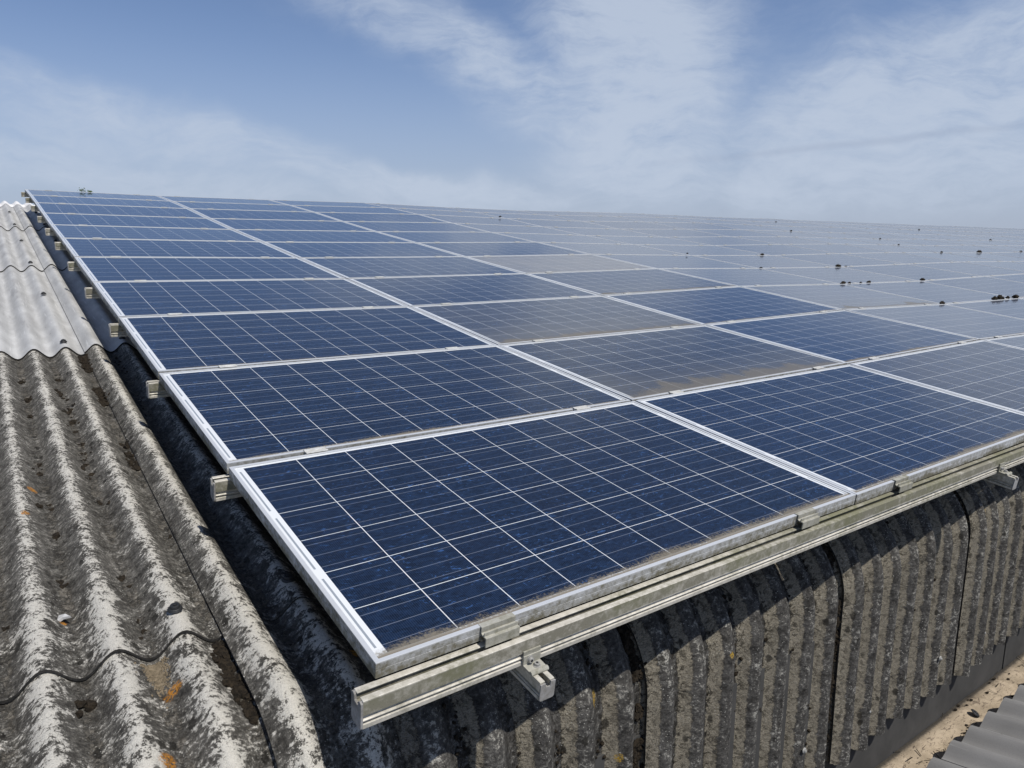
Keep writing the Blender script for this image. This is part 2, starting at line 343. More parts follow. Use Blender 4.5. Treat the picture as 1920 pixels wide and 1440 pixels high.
def ledge_mat():
    m, T, b = mat('silted_gutter'); P = objco(T)
    n = T.noise(P, 9, 5, .65); n2 = T.noise(P, 60, 6, .75, .5); n3 = T.noise(P, 260, 4, .8)
    c = T.mix(T.ramp(n, .35, .65), (.29, .235, .165), (.44, .36, .26))
    c = T.mix(T.m('MULTIPLY', T.ramp(T.noise(T.mapping(P, (.4, 1, 1), (0, 0, 0), (0, 0, .5)), 48, 6, .8, 1.2), .54, .62), .85), c, (.07, .05, .035))
    c = T.mix(T.m('MULTIPLY', T.ramp(n3, .55, .68), .6), c, (.12, .085, .055))
    y = T.sep(P)[1]
    c = T.mix(T.ramp(T.m('ADD', y, T.m('MULTIPLY', T.m('SUBTRACT', n2, .5), .03)), .140, .155), c, (.10, .085, .065))
    T.put(b.inputs['Base Color'], c); b.inputs['Roughness'].default_value = 1.0
    T.put(b.inputs['Normal'], T.bump(T.m('ADD', n2, T.m('MULTIPLY', n3, .5)), .8, .004)); return m
MLEDGE = ledge_mat()
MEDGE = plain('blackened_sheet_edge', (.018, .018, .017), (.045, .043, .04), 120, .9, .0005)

# ------------------------------------------------------------------ object helpers
def link_mesh(name, verts, faces, m, parent=None, smooth=False, uvs=None):
    me = bpy.data.meshes.new(name); me.from_pydata([tuple(v) for v in verts], [], faces); me.update()
    if uvs is not None:
        uvl = me.uv_layers.new(name='UVMap')
        for lp in me.loops: uvl.data[lp.index].uv = uvs[lp.vertex_index]
    if smooth: me.polygons.foreach_set('use_smooth', [True] * len(me.polygons))
    me.materials.append(m)
    o = bpy.data.objects.new(name, me); C.objects.link(o)
    if parent is not None: o.parent = parent
    return o
def tag(o, label=None, cat=None, group=None, kind=None):
    if label: o['label'] = label
    if cat: o['category'] = cat
    if group: o['group'] = group
    if kind: o['kind'] = kind
    return o
def empty(name, mw=None):
    o = bpy.data.objects.new(name, None); o.empty_display_size = .1; C.objects.link(o)
    if mw is not None: o.matrix_world = mw
    return o
def roofmat(loc, rot=None):
    m = M @ Matrix.Translation(loc)
    return m @ rot.to_4x4() if rot is not None else m
def extrude_x(poly, x0, x1, verts, faces):
    """close a (y,z) polygon, listed counter-clockwise seen from +x, along x"""
    n = len(poly); b = len(verts)
    for x in (x0, x1):
        for (y, z) in poly: verts.append((x, y, z))
    for i in range(n):
        j = (i + 1) % n; faces.append((b + i, b + j, b + n + j, b + n + i))
    faces.append(tuple(b + i for i in reversed(range(n)))); faces.append(tuple(b + n + i for i in range(n)))
def box(verts, faces, a, c):
    b = len(verts)
    for x in (a[0], c[0]):
        for y in (a[1], c[1]):
            for z in (a[2], c[2]): verts.append((x, y, z))
    for f in ((0, 1, 3, 2), (4, 6, 7, 5), (0, 4, 5, 1), (2, 3, 7, 6), (0, 2, 6, 4), (1, 5, 7, 3)): faces.append(tuple(b + i for i in f))
def cyl(verts, faces, c, axis, r, h, n=16, r2=None):
    ax = Vector(axis).normalized(); t = ax.orthogonal().normalized(); s = ax.cross(t); b = len(verts); c = Vector(c); r2 = r if r2 is None else r2
    for k, rr in ((0, r), (h, r2)):
        for i in range(n):
            a = 2 * math.pi * i / n; verts.append(tuple(c + ax * k + (t * math.cos(a) + s * math.sin(a)) * rr))
    for i in range(n):
        j = (i + 1) % n; faces.append((b + i, b + j, b + n + j, b + n + i))
    faces.append(tuple(b + i for i in reversed(range(n)))); faces.append(tuple(b + n + i for i in range(n)))
def fix(o, bevel=0.0, seg=2):
    bm = bmesh.new(); bm.from_mesh(o.data); bmesh.ops.recalc_face_normals(bm, faces=bm.faces)
    bm.to_mesh(o.data); bm.free()
    if bevel:
        md = o.modifiers.new('bevel', 'BEVEL'); md.width = bevel; md.segments = seg; md.limit_method = 'ANGLE'; md.angle_limit = R_(40)
    return o
def blobmesh(verts, faces, c, r, sub=1, flat=(1, 1, 1), jag=.35, seed=0.0):
    bm = bmesh.new(); bmesh.ops.create_icosphere(bm, subdivisions=sub, radius=1.0)
    b = len(verts); c = Vector(c)
    for v in bm.verts:
        k = 1 + jag * (mnoise.noise(v.co * 2.1 + Vector((seed, seed * 1.7, 0))) * 1.6 + mnoise.noise(v.co * 5.3 + Vector((seed * 3.1, 0, seed))) * .9)
        verts.append((c.x + v.co.x * r * k * flat[0], c.y + v.co.y * r * k * flat[1], c.z + v.co.z * r * k * flat[2]))
    for f in bm.faces: faces.append(tuple(b + v.index for v in f.verts))
    bm.free()

# ------------------------------------------------------------------ the roof sheets
ZC, DEP = -0.25, 0.051          # height of the crests, depth of a wave
RAD, YA, A82 = 0.30, 0.35, R_(90) - PITCH
S_END = RAD * A82 + 0.684
Y0 = 0.615                      # lap of the curved eave sheets
def prof(s):                    # s < 0: up the slope from YA, s > 0: round the curve and down; returns y, z, normal
    if s <= 0: return YA - s, ZC, 0.0, 1.0
    if s < RAD * A82:
        t = s / RAD; return YA - RAD * math.sin(t), ZC - RAD * (1 - math.cos(t)), -math.sin(t), math.cos(t)
    d = s - RAD * A82; st, ct = math.sin(A82), math.cos(A82)
    return YA - RAD * st - ct * d, ZC - RAD * (1 - ct) - st * d, -st, ct
def surf(x, s, lift=0.0):
    y, z, ny, nz = prof(s)
    wv_ = -DEP * .5 * (1 - math.cos(2 * math.pi * (x - CRX) / CP_)) + lift
    return Vector((x, y + ny * wv_, z + nz * wv_))
LAP0 = -0.128
def sheet(name, m, parent, x0, s0, s1, ds, raise_front=0.0, left_raise=.0075, width=1.016 + .075, nseg=12, jit=0.0, th=.0062, ragged=0.0):
    """s0 = lower end, s1 = upper end along the profile (s0 > s1)"""
    nx = int(round(width / CP_ * nseg)); ns = max(2, int(math.ceil((s0 - s1) / ds)))
    V, F, U = [], [], []
    for side in (0, 1):
        for j in range(ns + 1):
            s = s0 + (s1 - s0) * j / ns
            rf = raise_front * (1 - j / ns) + .0012
            for i in range(nx + 1):
                x = x0 + width * i / nx
                lr = left_raise * max(0.0, 1 - (i / nx) / .35)
                e = 0.0
                sj = s
                if ragged and j == 0:
                    xx = x0 + width * i / nx; q = mnoise.noise(Vector((xx * 9, 1.1, 7.7))); q2 = mnoise.noise(Vector((xx * 47, 3.1, 2.7)))
                    sj = s - ragged * (max(0, q) * 1.6 + abs(q2) * .7)
                if jit: e = jit * mnoise.noise(Vector((x * 3, s * 3, 1.3)))
                V.append(surf(x, sj, rf + lr + e - side * th)); U.append((x, -sj))
    n = (nx + 1) * (ns + 1); nf = 0
    for j in range(ns):
        for i in range(nx):
            a = j * (nx + 1) + i; F.append((a, a + 1, a + nx + 2, a + nx + 1)); F.append((n + a, n + a + nx + 1, n + a + nx + 2, n + a + 1))
    nf = len(F)
    for i in range(nx):
        F.append((i, n + i, n + i + 1, i + 1)); a = ns * (nx + 1) + i; F.append((a, a + 1, n + a + 1, n + a))
    for j in range(ns):
        a = j * (nx + 1); F.append((a, a + nx + 1, n + a + nx + 1, n + a)); a += nx; F.append((a, n + a, n + a + nx + 1, a + nx + 1))
    o = link_mesh(name, V, F, m, parent, False, U)
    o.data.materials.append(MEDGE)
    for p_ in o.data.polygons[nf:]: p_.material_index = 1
    bm = bmesh.new(); bm.from_mesh(o.data); bmesh.ops.recalc_face_normals(bm, faces=bm.faces)
    for f in bm.faces: f.smooth = True
    for e in bm.edges:
        if len(e.link_faces) == 2 and e.calc_face_angle(0) > R_(50): e.smooth = False
    bm.to_mesh(o.data); bm.free()
    return o

barn = empty('farm_building', M.copy())
tag(barn, 'large farm building with corrugated fibre cement roof rounding down at the eave', 'building')
NXR = 22
LAPS = [Y0, 3.45, 6.28, 9.11, 11.94]
def s_of_y(y): return YA - y
for n in range(-2, NXR):
    x0 = LAP0 + 1.016 * n
    near = -2 <= n <= 4
    o = sheet('roof_sheet', MOLD, barn, x0, S_END, s_of_y(Y0 + .16), .022 if near else .05, 0.0, left_raise=.020, nseg=20 if near else 8, jit=.003, ragged=.020)
    if n == -1: tag(o, 'curved eave sheet blotched black and white with lichen')
    elif n == 1: tag(o, 'dark curved eave sheet with tan silt in its valleys')
    # fixing washers on the upright face and on the curve
    for k, (cx, ss) in enumerate([(CRX + CP_ * round((x0 + .13 - CRX) / CP_), S_END - .17), (CRX + CP_ * round((x0 + .72 - CRX) / CP_), S_END - .19)]):
        if not (0 < n < 12): continue
        y, z, ny, nz = prof(ss); p = surf(cx, ss, .004); V, F = [], []
        cyl(V, F, p, (0, ny, nz), .011, .004, 14, .009); cyl(V, F, p + Vector((0, ny, nz)) * .004, (0, ny, nz), .005, .005, 6)
        fix(link_mesh('screw_cap', V, F, MWASH, o), .001)
for r in range(4):
    for n in range(-2, 3):
        x0 = LAP0 + 1.016 * n
        o = sheet('roof_sheet', MOLD if r == 0 else MNEW, barn, x0, s_of_y(LAPS[r]), s_of_y(LAPS[r + 1] + .16), .12 if r else .03,
                  .0115, nseg=14, jit=.0015 if r == 0 else .0005, th=.0075)
        if n == -1:
            tag(o, ['old weathered grey sheet with white lichen streaks and moss', 'smooth pale grey sheet just above the old weathered one',
                    'smooth pale grey sheet in the middle of the slope', 'smooth pale grey sheet directly below the ridge'][r])
        for k, cy in enumerate((LAPS[r] + .095, LAPS[r] + 1.5)):
            if n not in (-1, 0) or (r == 0 and k == 1): continue
            cx = CRX - CP_ if n == -1 else CRX + CP_
            p = surf(cx, s_of_y(cy), .006 + .0085); V, F = [], []
            cyl(V, F, p, (0, 0, 1), .019, .007, 20, .015); cyl(V, F, p + Vector((0, 0, .007)), (0, 0, 1), .013, .007, 20, .011)
            cyl(V, F, p + Vector((0, 0, .0141)), (0, 0, 1), .005, .003, 6)
            fix(link_mesh('screw_cap', V, F, MRUB, o), .001)
# rest of the slope, wholly under the panels or beyond the frame
def slab(name, m, x0, x1, pts, parent, du=.0365):
    V, F, U = [], [], []; nx = int((x1 - x0) / du)
    for j, (y, z) in enumerate(pts):
        for i in range(nx + 1):
            x = x0 + (x1 - x0) * i / nx
            V.append((x, y, z - DEP * .5 * (1 - math.cos(2 * math.pi * (x - CRX) / CP_)))); U.append((x, y))
    for j in range(len(pts) - 1):
        for i in range(nx):
            a = j * (nx + 1) + i; F.append((a, a + 1, a + nx + 2, a + nx + 1))
    return link_mesh(name, V, F, m, parent, True, U)
XR = LAP0 + 1.016 * NXR + .07
o = slab('roof_sheeting', MOLD, LAP0 + 1.016 * 3 + .05, XR, [(Y0, ZC + .004), (3.2, ZC), (6.2, ZC), (9.2, ZC), (12.2, ZC)], barn); o['kind'] = 'stuff'
YR = 12.36
bs = [(YR, ZC), (YR + .3, ZC - .3 * math.tan(2 * PITCH)), (YR + 12.0, ZC - 12.0 * math.tan(2 * PITCH))]
slab('rear_roof_slope', MNEW, LAP0 - 2.032, XR, bs, barn)
V, F, U = [], [], []
rp = [(11.93, ZC + .013), (12.25, ZC + .013), (YR, ZC + .012), (YR + .1, ZC + .012 - .1 * math.tan(2 * PITCH)), (YR + .42, ZC + .012 - .42 * math.tan(2 * PITCH))]
o = slab('ridge_cap', MRIDGE, LAP0 - 2.032, XR, rp, barn, .012)
md = o.modifiers.new('thick', 'SOLIDIFY'); md.thickness = .008; md.offset = -1
tag(o, 'bright white corrugated ridge piece along the roof crest')
# building walls (world upright), given in world coordinates
def wbox(name, m, a, c, parent):
    V, F = [], []; box(V, F, a, c)
    if parent is barn: V = [tuple(Mi @ Vector(v)) for v in V]
    return fix(link_mesh(name, V, F, m, parent), .0)
XL = LAP0 - 2.032 + .12
GZ = -6.0
wbox('wall', MWALL, (XL, .165, GZ), (XR - .12, .30, -.62), barn)
ridge_w = M @ Vector((0, YR, ZC))
def gable(x):
    V, F = [], []
    pts = [(.30, GZ), (ridge_w.y * 2 - .6, GZ), (ridge_w.y * 2 - .6, -.62), (ridge_w.y, ridge_w.z - .12), (.30, -.42)]
    extrude_x(pts, x, x + .15, V, F); V = [tuple(Mi @ Vector(v)) for v in V]
    fix(link_mesh('wall', V, F, MWALL, barn))
gable(XL + .002); gable(XR - .3)
# upright joints of the grey cladding below the eave
for k in range(12):
    xx = 3.55 + 2.4 * (k - 2)
    wbox('cladding_joint', MWALL, (xx, .160, -1.376), (xx + .16, .166, -.9), barn)

# ------------------------------------------------------------------ valley gutter and the neighbouring roof
LZ = -1.38
V, F = [], []
nx, ny = 300, 10
xa, xb, ya, yb = -4.0, 23.0, -.34, .164
for j in range(ny + 1):
    for i in range(nx + 1):
        x = xa + (xb - xa) * i / nx; y = ya + (yb - ya) * j / ny
        V.append((x, y, LZ + .006 * mnoise.noise(Vector((x * 4, y * 9, 0))) + .003 * mnoise.noise(Vector((x * 17, y * 21, 3)))))
for j in range(ny):
    for i in range(nx):
        a = j * (nx + 1) + i; F.append((a, a + 1, a + nx + 2, a + nx + 1))
gut = link_mesh('valley_gutter', V, F, MLEDGE, None, True)
md = gut.modifiers.new('thick', 'SOLIDIFY'); md.thickness = .05; md.offset = -1
tag(gut, 'wide tan silt-covered valley gutter between the dark eave and the grey roof', 'gutter')

nb = empty('neighbouring_building', Matrix.Translation((0, 0, GZ)))
tag(nb, 'neighbouring building with plain mid-grey corrugated roof, bottom right corner', 'building')
NP, NC0 = .1737, 2.433
def nsheet(x0, wid, ytop, ybot, lift):
    nx = int(wid / NP * 12); ns = 24; V, F, U = [], [], []
    for side in (0, 1):
        for j in range(ns + 1):
            y = ytop + (ybot - ytop) * j / ns
            for i in range(nx + 1):
                x = x0 + wid * i / nx
                z = -1.30 + .215 * (.003 - y) - .0255 * (1 - math.cos(2 * math.pi * (x - NC0) / NP)) + lift + .007 * max(0, 1 - i / nx / .3) - side * .0065
                V.append((x, y, z - GZ)); U.append((x, y))
    n = (nx + 1) * (ns + 1)
    for j in range(ns):
        for i in range(nx):
            a = j * (nx + 1) + i; F.append((a, a + nx + 1, a + nx + 2, a + 1)); F.append((n + a, n + a + 1, n + a + nx + 2, n + a + nx + 1))
    for i in range(nx): F.append((i, i + 1, n + i + 1, n + i)); a = ns * (nx + 1) + i; F.append((a, n + a, n + a + 1, a + 1))
    for j in range(ns):
        a = j * (nx + 1); F.append((a, n + a, n + a + nx + 1, a + nx + 1)); a += nx; F.append((a, a + nx + 1, n + a + nx + 1, n + a))
    o = link_mesh('roof_sheet', V, F, MNB, nb, True, U)
    bm = bmesh.new(); bm.from_mesh(o.data); bmesh.ops.recalc_face_normals(bm, faces=bm.faces)
    for e in bm.edges:
        if len(e.link_faces) == 2 and e.calc_face_angle(0) > R_(50): e.smooth = False
    bm.to_mesh(o.data); bm.free()
    return o
for k in range(-5, 18):
    for r in range(2):
        nsheet(NC0 + NP * .5 + NP * 6 * (k - 1), NP * 6.45, .003 - 2.85 * r, .003 - 2.85 * (r + 1) - .15, .008 * 0 - .0 + (.009 if r == 0 else .002))
V, F = [], []
box(V, F, (-4.2, -5.7, 0), (22.6, -.35, 4.55)); fix(link_mesh('wall', V, F, MWALL, nb))

# ground
V, F = [(-2500, -2500, GZ), (2500, -2500, GZ), (2500, 2500, GZ), (-2500, 2500, GZ)], [(0, 1, 2, 3)]
tag(link_mesh('ground', V, F, MGROUND), kind='structure')

# ------------------------------------------------------------------ array layout
PX, PY = 1.655, 1.012
ZG = [[0.0038, 0.0011, 0.0051, 0.0085, 0.0081, 0.0122, 0.0185, 0.0165, 0.0149, 0.0115, 0.0116, 0.0146],
 [0.0008, -0.0058, -0.0113, -0.0133, -0.0095, -0.0055, -0.0059, -0.003, -0.0028, -0.0049, -0.0046, -0.0031],
 [-0.0028, 0.0027, -0.0025, -0.0057, -0.0036, -0.0055, -0.0053, -0.0029, -0.0017, -0.0026, -0.0027, -0.0008],
 [0.0132, 0.0179, 0.0192, 0.0188, 0.0124, 0.0111, 0.0104, 0.0112, 0.0112, 0.0115, 0.011, 0.0124],
 [-0.011, -0.011, -0.0071, -0.0074, -0.0086, -0.0098, -0.0145, -0.0143, -0.0143, -0.011, -0.011, -0.0133],
 [-0.0201, -0.0201, -0.0201, -0.0167, -0.0169, -0.0188, -0.0212, -0.023, -0.0236, -0.0201, -0.0201, -0.0226],
 [0.0001, 0.0001, 0.0001, 0.0005, 0.0014, 0.0013, 0.0003, -0.0005, 0.0001, 0.0001, 0.0001, -0.0025],
 [0.0126, 0.0126, 0.0126, 0.0126, 0.0136, 0.0116, 0.0151, 0.0126, 0.0126, 0.0126, 0.0126, 0.0116],
 [0.0031] * 12]
ZR = [0.0, 0.0, -0.0056, -0.0006, -0.0001, -0.0015, -0.0003, -0.0045, 0.0041, 0.0219, 0.025, 0.0135]
rg = random.Random(3)
far = [rg.uniform(-.010, .010) for _ in range(40)]
def gz(c, r):
    r = min(11, r)
    return (ZG[c][r] if c < 9 else far[c]) + ZR[r]
NR, NCOL = 11, 25
ORD = 'first second third fourth fifth sixth seventh eighth ninth tenth eleventh twelfth thirteenth fourteenth fifteenth sixteenth seventeenth eighteenth nineteenth twentieth twenty-first twenty-second twenty-third twenty-fourth twenty-fifth'.split()
ROWN = ['front row', 'second row from the front', 'third row from the front', 'fourth row from the front', 'fifth row from the front', 'middle row',
        'fifth row from the back', 'fourth row from the back', 'third row from the back', 'second row from the back', 'back row']
cells = []
cmax = []
for r in range(NR):
    k = 0
    for c in range(NCOL):
        u, v, d = proj((c * PX, r * PY, 0))
        if u < 2130 or c < 8 + 1.5 * r: cells.append((c, r)); k = c
    cmax.append(k)

def panel_obj():
    t = empty('solar_panel')
    # frame: four mitred bars with a thin top lip, rebate and bottom flange
    prof_ = [(0.0, -.0345), (0.0, -.0165), (.0009, -.0162), (.0009, -.0153), (0.0, -.0150), (0.0, 0.0), (.0104, 0.0), (.0104, -.0022), (.0022, -.0022), (.0022, -.0330), (.028, -.0330), (.028, -.0345)]
    V, F = [], []
    def ring(inn, z): return [(inn, inn, z), (PLX - inn, inn, z), (PLX - inn, PLY - inn, z), (inn, PLY - inn, z)]
    rings = [ring(a, z) for a, z in prof_]
    for rr in rings: V += rr
    k = len(prof_)
    for i in range(k):
        j = (i + 1) % k
        for q in range(4):
            q2 = (q + 1) % 4; F.append((i * 4 + q, i * 4 + q2, j * 4 + q2, j * 4 + q))
    f = fix(link_mesh('frame', V, F, MFRAME, t), .0009, 2)
    V, F = [], []
    a, b_ = .0025, .0022
    V = [(a, a, -b_ - .0006), (PLX - a, a, -b_ - .0006), (PLX - a, PLY - a, -b_ - .0006), (a, PLY - a, -b_ - .0006)]
    F = [(0, 1, 2, 3)]
    g = link_mesh('glass_pane', V, F, MPANEL, t)
    V = [(x, y, -.0075) for x, y, _ in V]
    bk = link_mesh('backsheet', V, [(3, 2, 1, 0)], MBACK, t)
    return t, [f, g, bk]
def copy_tree(t, parts):
    n = t.copy(); C.objects.link(n); ps = []
    for p in parts:
        q = p.copy(); q.parent = n; C.objects.link(q); ps.append(q)
    return n, ps
pt, pp = panel_obj()
SP = {  # special panels: (dust film, lower-edge silt, lighter blue)
    (0, 0): (.0, .34, .0, 'clean dark blue solar panel at the near left corner of the array'),
    (1, 0): (.0, .32, .12, 'dark blue solar panel, second in the front row, silt along its lower edge'),
    (2, 0): (.16, .30, .1, 'greyish dusty solar panel, third in the front row at the right edge'),
    (0, 1): (.0, .25, .0, 'dark blue solar panel directly behind the near left corner panel'),
    (1, 1): (.05, .95, .0, 'solar panel with broad brown silt patches, second in the second row'),
    (2, 1): (.0, .30, .35, 'bright blue clean solar panel, third in the second row'),
    (3, 1): (.22, .25, .3, 'pale grey-blue solar panel, fourth in the second row'),
    (1, 2): (.14, .75, .0, 'grubby brownish solar panel, second in the third row'),
    (2, 2): (.0, .30, .35, 'bright blue solar panel, third in the third row'),
    (3, 2): (.25, .8, .3, 'grey solar panel with tan stained corner, fourth in the third row'),
    (2, 3): (.07, .6, .2, 'blue solar panel right in front of the beige dirty one'),
    (2, 4): (.62, .3, .0, 'beige dirt-coated solar panel, third in the fifth row')}
lab_used = set()
for (c, r) in cells:
    if (c, r) == (0, 0): t, ps = pt, pp
    else: t, ps = copy_tree(pt, pp)
    rr = random.Random(c * 31 + r * 7)
    grey = c >= 3 or (c == 2 and False)
    film = (rr.uniform(.12, .26) if grey else rr.uniform(0, .04)) ; silt = rr.choice((.10, .16, .22)) if r < 4 else rr.uniform(.02, .10); lb = .25 if c >= 3 else min(.35, r * .05)
    lab = None
    if (c, r) in SP: film, silt, lb, lab = SP[(c, r)]
    elif grey: film += .018 * r  # film thickened row by row, painting haze into the far panels
    if lab is None:
        kind = ('pale grey-blue solar panel' if grey else 'deep blue solar panel')
        edge = ' along the left edge' if c == 0 else ''
        lab = '%s, %s from the left in the %s' % (kind, ORD[c], ROWN[r])
    tag(t, lab, 'solar panel', 'solar panels laid in rows over the roof')
    for q in ps: q.color = (film, silt, lb, 1)
    x0 = c * PX + (0 if c == 0 else .0025); y0 = r * PY + (.003 if r == 0 else .008)
    z00, z10, z01, z11 = gz(c, r), gz(c + 1, r), gz(c, r + 1), gz(c + 1, r + 1)
    sx = ((z10 - z00) + (z11 - z01)) / 2 / PX; sy = ((z01 - z00) + (z11 - z10)) / 2 / PY
    zm = (z00 + z10 + z01 + z11) / 4 - sx * PX / 2 - sy * PY / 2
    rot = (Matrix.Rotation(math.atan(sy), 3, 'X') @ Matrix.Rotation(-math.atan(sx), 3, 'Y'))
    t.matrix_world = roofmat((x0, y0, zm), rot)

# ------------------------------------------------------------------ rails
ZT, ZB = -.0350, -.0975
def rail_poly(w0, w1, zt, zb):
    s = (w0 + w1) / 2; h = zt - zb; g = .0065
    front = [(w0, zt), (w0, zt - .53 * h), (w0 + .0015, zt - .545 * h), (w0 + g, zt - .56 * h), (w0 + g, zt - .665 * h), (w0 + .001, zt - .68 * h), (w0 - .0005, zt - .71 * h), (w0 + .001, zt - .75 * h),
             (w0 + g, zt - .765 * h), (w0 + g, zt - .82 * h), (w0, zt - .835 * h), (w0, zb)]
    back = [(w1 + w0 - y, z) for y, z in reversed(front)]
    slot = [(s + .0062, zt), (s + .0062, zt - .003), (s + .011, zt - .0045), (s + .011, zt - .020), (s - .011, zt - .020), (s - .011, zt - .0045), (s - .0062, zt - .003), (s - .0062, zt)]
    return front + back + slot
def rail(name, poly, x0, x1, m, parent=None):
    V, F = [], []; extrude_x(poly, x0, x1, V, F); return fix(link_mesh(name, V, F, m, parent), .0007, 1)
RLAB = ['dirty aluminium rail along the front edge of the array'] + ['aluminium rail under the seam between %s and %s panel rows, its end showing at left' % (ORD[k - 1], ORD[k]) for k in range(1, 11)] + ['topmost aluminium rail under the back edge of the array, end against sky']
for r in range(NR + 1):
    k = cmax[min(r, NR - 1)] if r == 0 else max(cmax[r - 1], cmax[min(r, NR - 1)])
    L = (k + 1) * PX + .04
    zz = gz(0, r) if r else 0.0
    t = empty('mounting_rail', roofmat((-.041, r * PY + .003 if 0 < r < NR else (-.0135 if r == 0 else r * PY - .004), min(0.0, zz - .001) if r == 0 else zz - .004)))
    tag(t, RLAB[r], 'rail', 'horizontal rails under the panel seams')
    # follow the slight sag of the array: body in straight pieces per panel column
    poly = rail_poly(-.0205, .0205, ZT, ZB)
    V, F = [], []; n = len(poly); xs = [0.0] + [(c * PX + .041) for c in range(1, k + 1)] + [L + .041]
    zr0 = gz(0, r)
    for i, xx in enumerate(xs):
        dz_ = (gz(min(i, k + 1), r) - zr0)
        if r: dz_ = dz_ * .9
        dz_ = min(dz_, 0.03) - (.0035 if i and r else 0)
        if r == 0: dz_ = min(dz_, 0.0) - (.002 if i else 0) 
        for (y, z) in poly: V.append((xx, y, z + dz_))
    for s_ in range(len(xs) - 1):
        for i in range(n):
            j = (i + 1) % n; F.append((s_ * n + i, s_ * n + j, (s_ + 1) * n + j, (s_ + 1) * n + i))
    F.append(tuple(reversed(range(n)))); F.append(tuple((len(xs) - 1) * n + i for i in range(n)))
    fix(link_mesh('rail_body', V, F, MRAIL, t), .0007, 1)
    # chipped cap on the left end
    V, F = [], []; rr = random.Random(r)
    cap = [(-.0215, ZT - .006), (-.0215, ZB + .004), (-.016, ZB - .002), (.016, ZB - .002), (.0215, ZB + .004), (.0215, ZT - .004), (.014, ZT - .001), (.009, ZT - .004), (.007, ZT - .016), (-.006, ZT - .018), (-.009, ZT - .006), (-.015, ZT - .003)]
    cap = [(y + rr.uniform(-.0008, .0008), z + rr.uniform(-.0012, .0012)) for y, z in cap]
    extrude_x(cap, -.0045, .0005, V, F); fix(link_mesh('end_cap', V, F, MCAP, t), .0008, 2)

# sloping rails under the front rail, with their angle brackets
def rail_y(poly, y0, y1, m, parent, name):
    V, F = [], []; extrude_x([(p, q) for p, q in poly], y0, y1, V, F)
    V = [(y, x, z) for x, y, z in V]
    return fix(link_mesh(name, V, F, m, parent), .0006, 1)
for k, cx in enumerate((.342, 2.672, 5.00)):
    hh = .044 if k == 0 else .050
    t = empty('sloping_rail', roofmat((cx, 0, 0)))
    tag(t, ['short rail stub poking out under the front rail near its left end', 'sloping rail poking out under the front rail at the right edge', 'sloping rail under the front rail, beyond the right edge'][k], 'rail', 'sloping rails carrying the front rail')
    zt = ZB - .0035; w2 = .0185
    if k: w2 = .017
    rail_y(rail_poly(-w2, w2, zt, zt - hh), -.096, 10.9, MRAIL, t, 'rail_body')
    V, F = [], []
    s7 = [(-w2 - .001, zt - .003), (-w2 - .001, zt - hh + .003), (-w2 + .003, zt - hh - .001), (w2 - .003, zt - hh - .001), (w2 + .001, zt - hh + .003), (w2 + .001, zt - .003), (.0075, zt - .002), (.006, zt - .014), (-.004, zt - .013), (-.0065, zt - .003)]
    extrude_x(s7, -.100, -.0965, V, F); V = [(y, x, z) for x, y, z in V]
    fix(link_mesh('end_cap', V, F, MCAP, t), .0008, 2)
    b = empty('angle_bracket', roofmat((cx, -.0345, zt)))
    tag(b, ['bolted angle bracket on the near rail stub below the front rail', 'bolted angle bracket on the rail stub at the right edge', 'bolted angle bracket beyond the right edge'][k], 'bracket', 'angle brackets below the front rail')
    V, F = [], []
    bw = .0225
    lp = [(-.0006, .0008), (-.0006, .038), (-.0045, .038), (-.0045, .0275), (-.0062, .027), (-.0062, .0062), (-.027, .0055), (-.030, .0085), (-.035, .0085), (-.038, .004), (-.038, .0008)]
    extrude_x(lp, -bw, bw, V, F); fix(link_mesh('bracket_plate', V, F, MCLAMP, b), .0006, 2)
    for (c_, ax) in (((-.006, -.0062, .017), (0, -1, 0)), ((.004, -.019, .0058), (0, 0, 1))):
        V, F = [], []; c_ = Vector(c_); axv = Vector(ax)
        cyl(V, F, c_, ax, .0085, .0012, 20); cyl(V, F, c_ + axv * .0012, ax, .0062, .006, 20)
        o = fix(link_mesh('bolt', V, F, MBOLT, b), .0006, 2)
        V, F = [], []; cyl(V, F, c_ + axv * .00722, ax, .0032, .0004, 6); link_mesh('hex_socket', V, F, MRUB, o)

# ------------------------------------------------------------------ clamps
V, F = [], []
ec = [(-.0208, -.0345), (-.0208, -.0158), (-.0075, -.0158), (-.0030, -.0110), (-.0030, .0010), (.0090, .0010), (.0090, .0030), (-.0055, .0030), (-.0055, -.0100), (-.0100, -.0130), (-.0138, -.0130), (-.0138, -.0040), (-.0165, -.0040), (-.0165, -.0125), (-.0240, -.0125), (-.0240, -.0345)]
extrude_x(ec, 0, .085, V, F)
ecl = fix(link_mesh('end_clamp', V, F, MCLAMP), .0006, 2)
V, F = [], []
mc = [(-.0155, .0009), (.0155, .0009), (.0155, .0032), (.0045, .0032), (.0045, -.006), (-.0045, -.006), (-.0045, .0032), (-.0155, .0032)]
extrude_x(mc, 0, .070, V, F); box(V, F, (.002, -.0042, -.0362), (.068, .0042, -.0065))
cyl(V, F, (.035, 0, -.0058), (0, 0, 1), .0040, .0042, 10)
mcl = fix(link_mesh('middle_clamp', V, F, MMID), .0005, 1)
used_e = used_m = False
nclamp = 0
def drop(proto, first, name=None):
    if first: return proto
    o = proto.copy(); C.objects.link(o); return o
